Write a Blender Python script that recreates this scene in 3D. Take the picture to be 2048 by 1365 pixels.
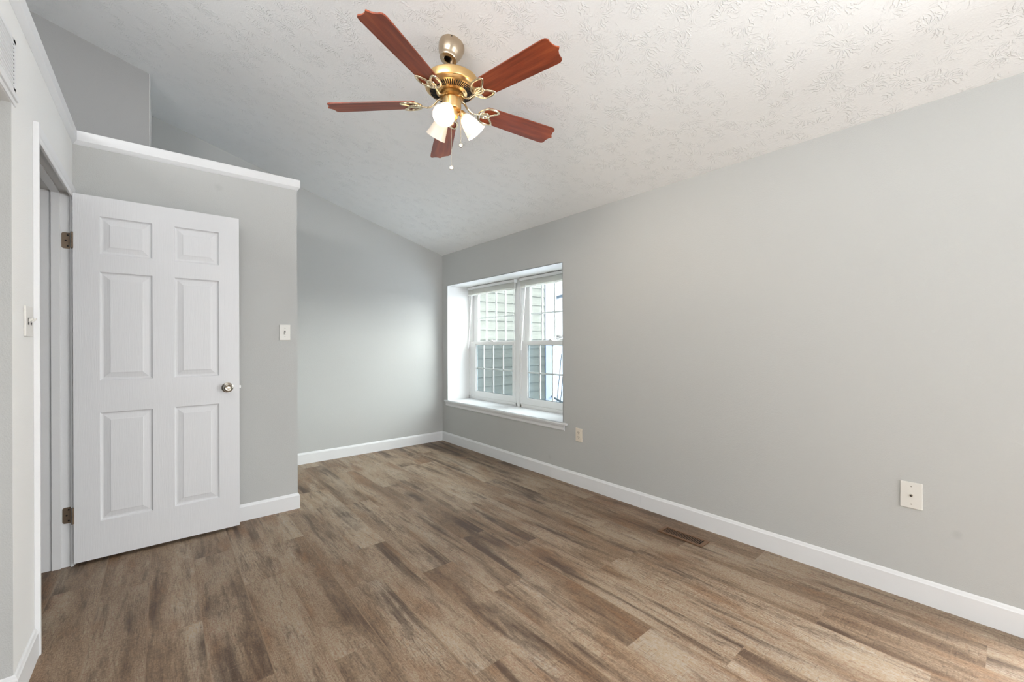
import bpy, bmesh, math, random
from mathutils import Vector, Matrix
random.seed(7)
SC = bpy.context.scene
for o in list(bpy.data.objects): bpy.data.objects.remove(o)
COL = SC.collection
PI = math.pi

# ------------------------------------------------------------------ camera, world, light, exposure
SLOPE = .2925                       # pitch of the sloped ceiling
XR, YF, YP, XL = 2.725, 4.637, 3.42, -.384   # right wall, far wall, divider wall, left wall
F_PX = 840.0
cam = bpy.data.cameras.new('camera')
co = bpy.data.objects.new('camera', cam); COL.objects.link(co)
cam.sensor_width = 36.0
cam.lens = 36.0 * F_PX / 2048
cam.shift_y = (687.0 - 682.5) / 2048
cam.clip_start = .02
YAW = math.atan((1024 - 323) / F_PX)
co.matrix_world = (Matrix.Translation((0, 0, 1.22)) @ Matrix.Rotation(-YAW, 4, 'Z')
                   @ Matrix.Rotation(PI / 2, 4, 'X') @ Matrix.Rotation(-.0035, 4, 'Z'))
SC.camera = co

w = bpy.data.worlds.new('sky'); SC.world = w; w.use_nodes = True
bg = w.node_tree.nodes['Background']
bg.inputs['Color'].default_value = (.91, .94, 1, 1); bg.inputs['Strength'].default_value = 2.5

def area(name, loc, rot, sx, sy, power, col=(1, 1, 1)):
    l = bpy.data.lights.new(name, 'AREA'); l.shape = 'RECTANGLE'; l.size = sx; l.size_y = sy
    l.energy = power; l.color = col
    o = bpy.data.objects.new(name, l); o.location = loc; o.rotation_euler = rot; COL.objects.link(o); return o
# area lamps added out of view to brighten the room
area('fill_behind_camera', (1.3, -3.38, 1.5), (PI / 2 - .55, 0, 0), 2.2, 1.2, 48, (.96, .985, 1))
area('fill_high_left', (-1.47, .3, 2.86), (0, -PI / 2, 0), .55, 2.6, 50, (1, 1, 1))
area('fill_low_right', (3.07, -.95, .92), (0, PI / 2 - .22, 0), 1.0, 1.6, 165, (.97, .985, 1))
area('fill_side_room', (-1.46, .9, 1.0), (0, -math.radians(94), 0), 1.5, .5, 6, (1, .99, .97))
sl = bpy.data.lights.new('hazy_sun', 'SUN'); sl.energy = 24.0; sl.angle = math.radians(70); sl.color = (1, .98, .95)
so_ = bpy.data.objects.new('hazy_sun', sl); COL.objects.link(so_)
so_.rotation_euler = Vector((-.72, .40, -.56)).to_track_quat('-Z', 'Y').to_euler()
SC.view_settings.view_transform = 'Standard'; SC.view_settings.look = 'None'
SC.view_settings.exposure = 0.24; SC.view_settings.gamma = 1.0; SC.view_settings.use_curve_mapping = False

# ------------------------------------------------------------------ materials
def lin(r, g, b):
    f = lambda c: (c / 255 / 12.92) if c / 255 <= .04045 else ((c / 255 + .055) / 1.055) ** 2.4
    return (f(r), f(g), f(b), 1)

class NT:
    """small helper for building node trees"""
    def __init__(s, name):
        s.m = bpy.data.materials.new(name); s.m.use_nodes = True
        s.t = s.m.node_tree; s.b = s.t.nodes['Principled BSDF']; s.out = s.t.nodes['Material Output']
    def n(s, typ, ins=None, **kw):
        nd = s.t.nodes.new(typ)
        for k, v in kw.items(): setattr(nd, k, v)
        for k, v in (ins or {}).items(): s.put(nd.inputs[k], v)
        return nd
    def put(s, sock, v):
        if isinstance(v, bpy.types.NodeSocket): s.t.links.new(v, sock)
        elif isinstance(v, bpy.types.Node): s.t.links.new(v.outputs[0], sock)
        else: sock.default_value = v
    def math(s, op, a, b=0.0, c=0.0, clamp=False):
        nd = s.t.nodes.new('ShaderNodeMath'); nd.operation = op; nd.use_clamp = clamp
        s.put(nd.inputs[0], a); s.put(nd.inputs[1], b); s.put(nd.inputs[2], c); return nd.outputs[0]
    def noise(s, vec, scale, detail=2, rough=.5, dist=0.0):
        nd = s.n('ShaderNodeTexNoise', {'Vector': vec, 'Scale': scale, 'Detail': detail, 'Roughness': rough, 'Distortion': dist})
        return nd.outputs['Fac']
    def ramp(s, fac, stops, interp='LINEAR'):
        nd = s.t.nodes.new('ShaderNodeValToRGB'); cr = nd.color_ramp; cr.interpolation = interp
        while len(cr.elements) < len(stops): cr.elements.new(.5)
        for e, (p, c) in zip(cr.elements, stops):
            e.position = p; e.color = c if len(c) == 4 else (*c, 1)
        s.put(nd.inputs['Fac'], fac); return nd.outputs['Color']
    def mix(s, fac, a, b, mode='MIX'):
        nd = s.t.nodes.new('ShaderNodeMix'); nd.data_type = 'RGBA'; nd.blend_type = mode
        s.put(nd.inputs['Factor'], fac); s.put(nd.inputs['A'], a); s.put(nd.inputs['B'], b)
        return nd.outputs['Result']
    def maprange(s, v, a, b, c=0.0, d=1.0):
        nd = s.t.nodes.new('ShaderNodeMapRange'); nd.interpolation_type = 'SMOOTHSTEP'
        for i, q in enumerate((v, a, b, c, d)): s.put(nd.inputs[i], q)
        return nd.outputs[0]
    def bump(s, h, dist, strength=1.0):
        nd = s.n('ShaderNodeBump', {'Height': h, 'Distance': dist, 'Strength': strength})
        s.put(s.b.inputs['Normal'], nd); return nd
    def scale(s, vec, x, y, z):
        nd = s.t.nodes.new('ShaderNodeVectorMath'); nd.operation = 'MULTIPLY'
        s.put(nd.inputs[0], vec); nd.inputs[1].default_value = (x, y, z); return nd.outputs[0]

def simple(name, col, rough=.5, metal=0.0, spec=.5, bump=None):
    k = NT(name); k.b.inputs['Base Color'].default_value = col
    k.b.inputs['Roughness'].default_value = rough; k.b.inputs['Metallic'].default_value = metal
    k.b.inputs['Specular IOR Level'].default_value = spec
    tc = k.n('ShaderNodeTexCoord').outputs['Object']
    sc, d = bump or (60, .0001)
    k.bump(k.noise(tc, sc, 3), d)
    return k.m

def paint(name, col, rough, sc, dist, spots=()):
    k = NT(name)
    p = k.n('ShaderNodeNewGeometry').outputs['Position']
    big = k.noise(p, 1.3, 3)
    c = k.mix(big, tuple(x * .985 for x in col[:3]) + (1,), tuple(min(1, x * 1.015) for x in col[:3]) + (1,))
    for (x, y, z), rad, amt in spots:
        ds = k.n('ShaderNodeVectorMath', {0: p, 1: (x, y, z)}, operation='DISTANCE').outputs['Value']
        c = k.mix(k.maprange(k.math('ADD', ds, k.math('MULTIPLY', k.noise(p, 30, 2), .02)), rad + .022, rad * .4 + .008, 0, amt), c, lin(120, 120, 116))
    k.put(k.b.inputs['Base Color'], c); k.b.inputs['Roughness'].default_value = rough
    k.b.inputs['Specular IOR Level'].default_value = .3
    k.bump(k.noise(p, sc, 3, .6), dist)
    return k.m

M = {}
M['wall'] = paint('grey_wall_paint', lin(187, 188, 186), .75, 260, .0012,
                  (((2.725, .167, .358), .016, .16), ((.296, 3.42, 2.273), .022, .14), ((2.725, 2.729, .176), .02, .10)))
M['upperwall'] = paint('darker_grey_upper_wall', lin(166, 166, 165), .75, 260, .0012)  # upper wall base set darker than the grey walls
M['whitewall'] = paint('near_white_wall', lin(229, 229, 227), .7, 260, .0010)  # left wall base set paler than the grey walls
M['white'] = paint('white_trim_paint', lin(224, 225, 226), .38, 90, .0003)
M['reveal'] = paint('white_reveal_paint', lin(235, 235, 234), .6, 200, .0006)
M['plastic'] = simple('white_plastic', lin(216, 214, 208), .35)
M['beige'] = simple('almond_plastic', lin(222, 212, 197), .35)
M['vinyl'] = simple('white_vinyl', lin(236, 237, 236), .4)
M['dark'] = simple('dark_slot', lin(18, 16, 15), .7)
M['gasket'] = simple('grey_gasket', lin(96, 104, 108), .6)
M['nickel'] = simple('satin_nickel', lin(196, 190, 178), .24, 1.0)
M['hinge'] = simple('aged_hinge_metal', lin(128, 112, 96), .38, .85, bump=(900, .0003))
M['brass'] = simple('brushed_champagne_brass', lin(222, 186, 130), .3, 1.0)
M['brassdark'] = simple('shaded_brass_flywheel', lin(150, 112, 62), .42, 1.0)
M['canopy'] = simple('brushed_nickel_canopy', lin(196, 178, 155), .27, 1.0)
M['scroll'] = simple('polished_bracket_metal', lin(226, 210, 180), .16, 1.0)
M['chain'] = simple('chain_metal', lin(200, 190, 170), .3, .9)
M['vent'] = simple('brown_register_metal', lin(122, 92, 68), .42, .35)
M['screw'] = simple('screw_metal', lin(150, 146, 138), .4, .8)

# white raised panel door with embossed wood grain
k = NT('white_door_paint')
p = k.n('ShaderNodeTexCoord').outputs['Object']
g = k.noise(k.scale(p, 240, 6, 9), 1.0, 4, .6, .6)
k.b.inputs['Base Color'].default_value = lin(222, 223, 225); k.b.inputs['Roughness'].default_value = .42
k.bump(g, .0006)
M['door'] = k.m

# ceiling with stomped (crow's foot) plaster texture
k = NT('textured_ceiling_plaster')
p = k.n('ShaderNodeNewGeometry').outputs['Position']
wob = k.n('ShaderNodeTexNoise', {'Vector': p, 'Scale': 3.0, 'Detail': 2.0}).outputs['Color']
hts = []
for off, sc in ((0.0, 6.5), (3.7, 8.5)):
    pv = k.n('ShaderNodeVectorMath', {0: p, 1: (off, off * 1.7, 0)}, operation='ADD').outputs[0]
    flat = k.scale(pv, 1, 1, 0)
    vo = k.n('ShaderNodeTexVoronoi', {'Vector': flat, 'Scale': sc}, voronoi_dimensions='2D')
    dv = k.n('ShaderNodeVectorMath', {0: k.scale(flat, sc, sc, 0), 1: k.scale(vo.outputs['Position'], sc, sc, 0)}, operation='SUBTRACT').outputs[0]
    sx = k.n('ShaderNodeSeparateXYZ', {0: dv})
    ang = k.math('ARCTAN2', sx.outputs[1], sx.outputs[0])
    nz = k.noise(flat, 16, 3, .6)
    ph = k.math('ADD', k.math('MULTIPLY', ang, 7.0), k.math('MULTIPLY', nz, 16.0))
    sn = k.math('ABSOLUTE', k.math('SINE', ph))
    ridge = k.maprange(sn, .80, 1.0)
    dist = vo.outputs['Distance']
    fade = k.math('MULTIPLY', k.maprange(dist, .04, .16), k.maprange(dist, .62, .30))
    hts.append(k.math('MULTIPLY', k.math('MULTIPLY', ridge, fade), k.maprange(k.noise(flat, 11, 2), .42, .62)))
fine = k.math('MULTIPLY', k.noise(p, 120, 3, .6), .45)
sxp = k.n('ShaderNodeSeparateXYZ', {0: p})
# rough repaired patch running up the slope
dx = k.math('SUBTRACT', sxp.outputs[0], .30)
along = k.math('ADD', k.math('MULTIPLY', dx, .92), k.math('MULTIPLY', k.math('SUBTRACT', sxp.outputs[1], 2.15), -.39))
across = k.math('ADD', k.math('MULTIPLY', dx, .39), k.math('MULTIPLY', k.math('SUBTRACT', sxp.outputs[1], 2.15), .92))
el = k.math('ADD', k.math('POWER', k.math('DIVIDE', along, .085), 2.0), k.math('POWER', k.math('DIVIDE', across, .30), 2.0))
patch = k.math('MULTIPLY', k.maprange(el, 1.3, .2), k.math('MULTIPLY', k.noise(p, 70, 4, .75), 1.5))
H = k.math('ADD', k.math('ADD', k.math('MAXIMUM', hts[0], hts[1]), fine), patch)
k.b.inputs['Base Color'].default_value = lin(243, 244, 244); k.b.inputs['Roughness'].default_value = .85
k.b.inputs['Specular IOR Level'].default_value = .2
k.bump(H, .0018)
M['ceiling'] = k.m

# plank floor: each plank carries a UV in metres and three random numbers
PW = .185
k = NT('vinyl_plank_floor')
uv = k.n('ShaderNodeUVMap', uv_map='UVMap').outputs[0]
rnd = k.n('ShaderNodeAttribute', attribute_name='plank').outputs['Color']
rs = k.n('ShaderNodeSeparateColor', {0: rnd})
us = k.n('ShaderNodeSeparateXYZ', {0: uv})
off = k.scale(rnd, 37, 91, 53)
q = k.n('ShaderNodeVectorMath', {0: uv, 1: off}, operation='ADD').outputs[0]
n_big = k.noise(k.scale(q, 5.5, .95, 1), 1.0, 4, .55, .35)
n_str = k.noise(k.scale(q, 11, .85, 1), 1.0, 5, .62, .45)
n_mid = k.noise(k.scale(q, 34, 5.0, 1), 1.0, 4, .65, .6)
n_fin = k.noise(k.scale(q, 420, 22, 1), 1.0, 3, .7)
n_pore = k.noise(k.scale(q, 160, 110, 1), 1.0, 3, .7)
n_saw = k.noise(k.scale(q, 9, 170, 1), 1.0, 3, .7, .4)
n_msk = k.noise(k.scale(q, 3.2, 2.2, 1), 1.0, 3)
n_wrm = k.noise(k.scale(q, 7, 2.0, 2), 1.0, 3, .6)
base = k.ramp(n_big, [(.26, lin(138, 112, 89)), (.40, lin(186, 160, 132)), (.52, lin(217, 194, 166)), (.70, lin(236, 218, 194))])
warm = k.mix(k.maprange(n_wrm, .48, .72, 0, .70), base, lin(168, 122, 82))
# dark smoky streaks along the plank
dk = k.math('MULTIPLY', k.maprange(n_str, .47, .66), k.maprange(n_msk, .34, .56))
c1 = k.mix(k.math('MULTIPLY', dk, .92), warm, lin(78, 59, 45))
c2 = k.mix(k.maprange(n_mid, .50, .72, 0, .55), c1, lin(92, 73, 58))
lt = k.mix(k.maprange(n_mid, .44, .26, 0, .34), c2, lin(200, 182, 160))
# growth ring lines (cathedral grain) on part of the planks
ringp = k.math('ADD', k.math('MULTIPLY', k.math('POWER', k.math('SUBTRACT', k.math('DIVIDE', us.outputs[0], PW), k.math('ADD', .25, k.math('MULTIPLY', rs.outputs[1], .5))), 2.0), 22.0),
               k.math('ADD', k.math('MULTIPLY', us.outputs[1], 5.2), k.math('MULTIPLY', n_mid, 3.2)))
ring = k.math('SINE', k.math('MULTIPLY', ringp, 9.0))
rmask = k.math('MULTIPLY', k.maprange(k.noise(k.scale(q, 3.0, 1.1, 5), 1.0, 2), .50, .62), k.maprange(ring, .3, .95))
c3 = k.mix(k.math('MULTIPLY', rmask, .38), lt, lin(92, 74, 60))
# saw marks across the plank
sawm = k.math('MULTIPLY', k.maprange(n_saw, .55, .70), k.maprange(k.noise(k.scale(q, 6, 2.2, 9), 1.0, 3), .50, .62))
c4 = k.mix(k.math('MULTIPLY', sawm, .5), c3, lin(205, 180, 150))
sawd = k.math('MULTIPLY', k.maprange(n_saw, .45, .32), k.maprange(k.noise(k.scale(q, 6, 2.2, 9), 1.0, 3), .50, .62))
c4 = k.mix(k.math('MULTIPLY', sawd, .45), c4, lin(84, 66, 52))
c5 = k.mix(.65, c4, k.ramp(n_fin, [(.30, (.16, .155, .15)), (.53, (.52, .52, .52)), (.75, (.86, .86, .86))]), 'OVERLAY')
c5 = k.mix(.60, c5, k.ramp(n_pore, [(.30, (.14, .135, .13)), (.50, (.52, .52, .52)), (.72, (.86, .86, .86))]), 'OVERLAY')
# small cracks / knots
kn = k.n('ShaderNodeTexVoronoi', {'Vector': k.scale(q, 5.0, 1.6, 1), 'Scale': 1.0}).outputs['Distance']
c5 = k.mix(k.maprange(kn, .045, .015, 0, .8), c5, lin(40, 28, 22))
# plank to plank tint
tint = k.ramp(rs.outputs[0], [(0, (.87, .86, .85)), (.5, (.96, .955, .95)), (1, (1.04, 1.03, 1.02))])
c6 = k.mix(1.0, c5, tint, 'MULTIPLY')
# seams: bevel glint painted as a pale line along the long edges, thin line at the ends
du = k.math('MINIMUM', us.outputs[0], k.math('SUBTRACT', PW, us.outputs[0]))
long_seam = k.maprange(du, .0030, .0010)
lenA = k.n('ShaderNodeAttribute', attribute_name='plank_len').outputs['Fac']
dvv = k.math('MINIMUM', us.outputs[1], k.math('SUBTRACT', lenA, us.outputs[1]))
end_seam = k.maprange(dvv, .0018, .0006)
c7 = k.mix(k.math('MULTIPLY', long_seam, k.maprange(n_msk, .30, .6, .25, .9)), c6, lin(196, 168, 138))
c8 = k.mix(k.math('MULTIPLY', end_seam, .6), c7, lin(70, 54, 44))
hsv = k.n('ShaderNodeHueSaturation', {'Color': c8, 'Saturation': 1.02, 'Value': 1.0})
k.put(k.b.inputs['Base Color'], hsv)
k.put(k.b.inputs['Roughness'], k.maprange(n_fin, .2, .8, .42, .60))
k.b.inputs['Specular IOR Level'].default_value = .36
hh = k.math('SUBTRACT', k.math('ADD', k.math('MULTIPLY', n_fin, .5), k.math('MULTIPLY', n_pore, .5)), k.math('MULTIPLY', k.math('MAXIMUM', long_seam, end_seam), .8))
k.bump(hh, .0009)
M['floor'] = k.m

# fan blade veneer
k = NT('cherry_blade_veneer')
p = k.n('ShaderNodeTexCoord').outputs['Object']
a = k.noise(k.scale(p, 2.2, 26, 1), 1.0, 5, .6, .4)
b = k.noise(k.scale(p, 14, 260, 1), 1.0, 3, .6)
c = k.ramp(a, [(.28, lin(104, 44, 24)), (.5, lin(148, 66, 36)), (.72, lin(176, 88, 48))])
c = k.mix(.28, c, k.ramp(b, [(.3, (.3, .3, .3)), (.7, (.65, .65, .65))]), 'OVERLAY')
k.put(k.b.inputs['Base Color'], c); k.b.inputs['Roughness'].default_value = .42
M['blade'] = k.m
M['bladeedge'] = simple('blade_edge', lin(120, 62, 40), .5)

# lit frosted lamp glass
def lampglass(name, col, e):
    k = NT(name)
    k.b.inputs['Base Color'].default_value = lin(250, 246, 238); k.b.inputs['Roughness'].default_value = .25
    tr = k.n('ShaderNodeBsdfTranslucent', {'Color': lin(255, 246, 232)})
    em = k.n('ShaderNodeEmission', {'Color': col, 'Strength': e})
    fr = k.noise(k.n('ShaderNodeTexCoord').outputs['Object'], 14, 3)
    k.put(tr.inputs['Color'], k.ramp(fr, [(.3, lin(250, 238, 222)), (.7, lin(255, 250, 242))]))
    mx = k.n('ShaderNodeMixShader', {0: .38, 1: k.b.outputs[0], 2: tr.outputs[0]})
    ad = k.n('ShaderNodeAddShader', {0: mx.outputs[0], 1: em.outputs[0]})
    k.t.links.new(ad.outputs[0], k.out.inputs['Surface']); return k.m
M['glow'] = lampglass('frosted_glass_shade', (1, .86, .66, 1), .15)
M['glow2'] = lampglass('frosted_glass_shade_dim', (1, .80, .64, 1), .0)
for nm_, st_ in (('bulb', 850.0), ('bulb2', 2.0)):
    k = NT('lit_' + nm_); em = k.n('ShaderNodeEmission', {'Color': (1, .80, .56, 1), 'Strength': st_})
    k.t.links.new(em.outputs[0], k.out.inputs['Surface']); M[nm_] = k.m

def glass(name, col, rough=0.0):
    k = NT(name)
    gl = k.n('ShaderNodeBsdfGlossy', {'Roughness': .02})
    tr = k.n('ShaderNodeBsdfTransparent', {'Color': col})
    lw = k.n('ShaderNodeLayerWeight', {'Blend': .5}).outputs['Facing']
    fr = k.math('ADD', .035, k.math('MULTIPLY', k.math('POWER', lw, 5.0), .9))
    mx = k.n('ShaderNodeMixShader', {0: fr, 1: tr.outputs[0], 2: gl.outputs[0]})
    k.t.links.new(mx.outputs[0], k.out.inputs['Surface']); return k.m
M['glass'] = glass('clear_window_glass', (.96, .98, .98, 1))
# fine insect screen: a woven mesh that lets about two thirds of the light by
k = NT('insect_screen_mesh')
tr = k.n('ShaderNodeBsdfTransparent', {'Color': (.95, .98, 1.0, 1)})
df = k.n('ShaderNodeBsdfDiffuse', {'Color': lin(70, 84, 90)})
mx = k.n('ShaderNodeMixShader', {0: .36, 1: tr.outputs[0], 2: df.outputs[0]})
k.t.links.new(mx.outputs[0], k.out.inputs['Surface']); M['screen'] = k.m

k = NT('translucent_blind_vinyl'); k.b.inputs['Base Color'].default_value = lin(240, 240, 236); k.b.inputs['Roughness'].default_value = .5
tr = k.n('ShaderNodeBsdfTranslucent', {'Color': lin(245, 244, 238)})
mx = k.n('ShaderNodeMixShader', {0: .45, 1: k.b.outputs[0], 2: tr.outputs[0]})
k.t.links.new(mx.outputs[0], k.out.inputs['Surface']); M['slat'] = k.m
# outdoors
k = NT('grey_green_lap_siding')
p = k.n('ShaderNodeNewGeometry').outputs['Position']
c = k.ramp(k.noise(k.scale(p, 3, 3, 30), 1.0, 4), [(.3, lin(76, 78, 72)), (.7, lin(87, 89, 82))])
k.put(k.b.inputs['Base Color'], c); k.b.inputs['Roughness'].default_value = .7
k.bump(k.noise(k.scale(p, 8, 8, 120), 1.0, 4), .002)
M['siding'] = k.m
M['corner'] = simple('pale_corner_trim', lin(160, 168, 190), .6)
M['snow'] = simple('snow', lin(228, 236, 250), .8, bump=(3, .03))
M['outwhite'] = simple('white_exterior_wall', lin(240, 238, 236), .7)
M['roofdark'] = simple('dark_gutter', lin(62, 74, 84), .6)
M['bush'] = simple('frosted_twigs', lin(150, 142, 118), .8)
M['rock'] = simple('dark_rock', lin(80, 78, 76), .8)

# ------------------------------------------------------------------ mesh helpers
class MB:
    def __init__(s): s.bm = bmesh.new()
    def box(s, x0, x1, y0, y1, z0, z1, bev=0.0, seg=2):
        r = bmesh.ops.create_cube(s.bm, size=1)
        c = Vector(((x0 + x1) / 2, (y0 + y1) / 2, (z0 + z1) / 2)); d = Vector((abs(x1 - x0), abs(y1 - y0), abs(z1 - z0)))
        for v in r['verts']: v.co = Vector((v.co.x * d.x, v.co.y * d.y, v.co.z * d.z)) + c
        if bev > 0:
            es = list({e for v in r['verts'] for e in v.link_edges})
            bmesh.ops.bevel(s.bm, geom=es, offset=min(bev, min(d) * .45), segments=seg, affect='EDGES', profile=.5)
        return s
    def lathe(s, prof, n=40, mat=None, cap=True):
        """prof: list of (r, z); revolve about local z, then apply matrix mat"""
        mat = mat or Matrix.Identity(4); rows = []
        for r, z in prof:
            if r < 1e-5: rows.append([s.bm.verts.new(mat @ Vector((0, 0, z)))])
            else: rows.append([s.bm.verts.new(mat @ Vector((r * math.cos(2 * PI * i / n), r * math.sin(2 * PI * i / n), z))) for i in range(n)])
        for A, B in zip(rows[:-1], rows[1:]):
            for i in range(n):
                j = (i + 1) % n
                if len(A) == 1 and len(B) == 1: continue
                if len(A) == 1: s.bm.faces.new((A[0], B[j], B[i]))
                elif len(B) == 1: s.bm.faces.new((A[i], A[j], B[0]))
                else: s.bm.faces.new((A[i], A[j], B[j], B[i]))
        return s
    def tube(s, pts, r, n=8, closed=False, flat=1.0, up=Vector((0, 0, 1))):
        pts = [Vector(p) for p in pts]; N = len(pts); rings = []
        for i, p in enumerate(pts):
            if closed: t = pts[(i + 1) % N] - pts[i - 1]
            else: t = pts[min(i + 1, N - 1)] - pts[max(i - 1, 0)]
            t.normalize()
            u = up if abs(t.dot(up)) < .95 else Vector((1, 0, 0))
            a = t.cross(u).normalized(); b = a.cross(t).normalized()
            rr = r[i] if isinstance(r, (list, tuple)) else r
            rings.append([s.bm.verts.new(p + a * rr * math.cos(2 * PI * k / n) + b * rr * flat * math.sin(2 * PI * k / n)) for k in range(n)])
        for i in range(N if closed else N - 1):
            A, B = rings[i], rings[(i + 1) % N]
            for k in range(n): s.bm.faces.new((A[k], A[(k + 1) % n], B[(k + 1) % n], B[k]))
        if not closed:
            s.bm.faces.new(rings[0][::-1]); s.bm.faces.new(rings[-1])
        return s
    def prism(s, poly, f):
        """poly: list of 2D points; f(p, side) -> 3D for side 0/1"""
        A = [s.bm.verts.new(f(p, 0)) for p in poly]; B = [s.bm.verts.new(f(p, 1)) for p in poly]
        n = len(poly)
        for i in range(n): s.bm.faces.new((A[i], A[(i + 1) % n], B[(i + 1) % n], B[i]))
        s.bm.faces.new(A[::-1]); s.bm.faces.new(B); return s
    def ball(s, c, r, sub=2):
        q = bmesh.ops.create_icosphere(s.bm, subdivisions=sub, radius=r)
        for v in q['verts']: v.co += Vector(c)
        return s
    def build(s, name, mat, parent=None, loc=None, rot=None, smooth=False):
        bmesh.ops.recalc_face_normals(s.bm, faces=s.bm.faces[:])
        me = bpy.data.meshes.new(name); s.bm.to_mesh(me); s.bm.free()
        for m in (mat if isinstance(mat, (list, tuple)) else [mat]): me.materials.append(M[m] if isinstance(m, str) else m)
        o = bpy.data.objects.new(name, me); COL.objects.link(o)
        if smooth:
            for p in me.polygons: p.use_smooth = True
            try: me.set_sharp_from_angle(angle=math.radians(38))
            except Exception: pass
        if parent: o.parent = parent
        if loc: o.location = loc
        if rot: o.rotation_euler = rot
        return o

def tag(o, label=None, cat=None, group=None, kind=None):
    if label: o['label'] = label
    if cat: o['category'] = cat
    if group: o['group'] = group
    if kind: o['kind'] = kind
    return o
def empty(name, loc=(0, 0, 0), rot=None):
    o = bpy.data.objects.new(name, None); o.empty_display_size = .1; COL.objects.link(o); o.location = loc
    if rot: o.rotation_euler = rot
    return o
def struct(o, label, cat): return tag(o, label, cat, kind='structure')
def ceil_z(x): return 2.327 + SLOPE * (XR - x)

# ------------------------------------------------------------------ floor
XO, YB = -1.5, -3.4                 # outer wall far left, wall behind the camera
bm = bmesh.new(); uvl = bm.loops.layers.uv.new('UVMap')
pl = bm.loops.layers.float_color.new('plank'); ln = bm.loops.layers.float.new('plank_len') if hasattr(bm.loops.layers, 'float') else None
joint = {13: .074, 14: .94, 12: .556, 9: .70, 11: 1.42, 3: 1.68, 5: 1.277, 4: 2.12, -1: 2.85, 0: 2.30, 1: 2.98, 10: .22, 8: 1.0, 7: .42, 6: .80, 2: 2.5}
lens = []
for i in range(-8, 16):
    x0, x1 = -.05 + i * PW, -.05 + (i + 1) * PW
    cx0, cx1 = max(x0, XO), min(x1, XR + .0)
    if cx0 >= cx1: continue
    y = joint.get(i, random.uniform(0, 1.2)) - 4 * 1.22
    while y < YF:
        y0, y1 = max(y, YB), min(y + 1.22, YF)
        if y1 > y0:
            col = (random.random(), random.random(), random.random(), 1)
            vs = [bm.verts.new(c) for c in ((cx0, y0, 0), (cx1, y0, 0), (cx1, y1, 0), (cx0, y1, 0))]
            f = bm.faces.new(vs); lens.append(1.22)
            for lp in f.loops:
                lp[uvl].uv = (lp.vert.co.x - x0, lp.vert.co.y - y); lp[pl] = col
        y += 1.22
me = bpy.data.meshes.new('floor'); bm.to_mesh(me); bm.free(); me.materials.append(M['floor'])
at = me.attributes.new('plank_len', 'FLOAT', 'FACE')
for i, v in enumerate(lens): at.data[i].value = v
fl = bpy.data.objects.new('floor', me); COL.objects.link(fl)
struct(fl, 'brown wood-look plank floor running towards the far wall', 'floor')
sub = MB().box(XO, XR, YB, YF, -.12, -.0008).build('floor', 'dark')
struct(sub, 'dark underlay beneath the plank floor', 'floor')

# ------------------------------------------------------------------ walls and ceiling
def wallbox(name, boxes, label, mat='wall', cat='wall'):
    b = MB()
    for q in boxes: b.box(*q)
    return struct(b.build(name, mat), label, cat)
WY0, WY1, WZ0, WZ1 = 2.566, 4.513, .497, 1.934    # window opening in the right wall
XW = 3.12                                          # outer face of the right wall
SY0, SY1, SZ0, SZ1 = -1.80, -.12, .28, 1.62         # second opening, behind the camera
T = 2.60
wallbox('wall_right', [(XR, XW, YB, SY0, 0, T), (XR, XW, SY0, SY1, 0, SZ0), (XR, XW, SY0, SY1, SZ1, T), (XR, XW, SY1, WY0, 0, T),
                       (XR, XW, WY0, WY1, 0, WZ0), (XR, XW, WY0, WY1, WZ1, T), (XR, XW, WY1, YF + .12, 0, T)],
        'long grey wall on the right with the recessed window', 'wall')
def gable(name, x0, x1, y0, y1, z0, label, mat='wall'):
    b = MB(); b.prism([(x0, z0), (x1, z0), (x1, ceil_z(x1) + .03), (x0, ceil_z(x0) + .03)], lambda p, s: (p[0], (y0, y1)[s], p[1]))
    return struct(b.build(name, mat), label, 'wall')
gable('wall_far', XO, XR, YF, YF + .12, 0, 'grey far wall rising with the sloped ceiling')
# wall behind the camera with a window opening
b = MB()
b.box(XO, .15, YB - .12, YB, 0, 2.6); b.box(2.45, XR, YB - .12, YB, 0, 2.3); b.box(.15, 2.45, YB - .12, YB, 0, .8)
b.prism([(XO, 2.3), (XR, 2.3), (XR, ceil_z(XR) + .03), (XO, ceil_z(XO) + .03)], lambda p, s: (p[0], (YB - .12, YB)[s], p[1]))
struct(b.build('wall_front', 'wall'), 'grey wall behind the camera', 'wall')
struct(MB().prism([(XO - .12, 0), (XO, 0), (XO, ceil_z(XO) + .03), (XO - .12, ceil_z(XO) + .03)], lambda p, s: (p[0], (YB - .12, YF + .12)[s], p[1])).build('wall_outer', 'wall'), 'outer grey wall beyond the plant shelf', 'wall')
# ceiling: sloped slab
b = MB(); nx, ny = 2, 2
b.prism([(XO - .12, ceil_z(XO - .12)), (XW, ceil_z(XW)), (XW, ceil_z(XW) + .2), (XO - .12, ceil_z(XO - .12) + .2)], lambda p, s: (p[0], (YB - .12, YF + .12)[s], p[1]))
struct(b.build('ceiling', 'ceiling'), 'white sloped ceiling with stomped plaster texture', 'ceiling')

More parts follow.
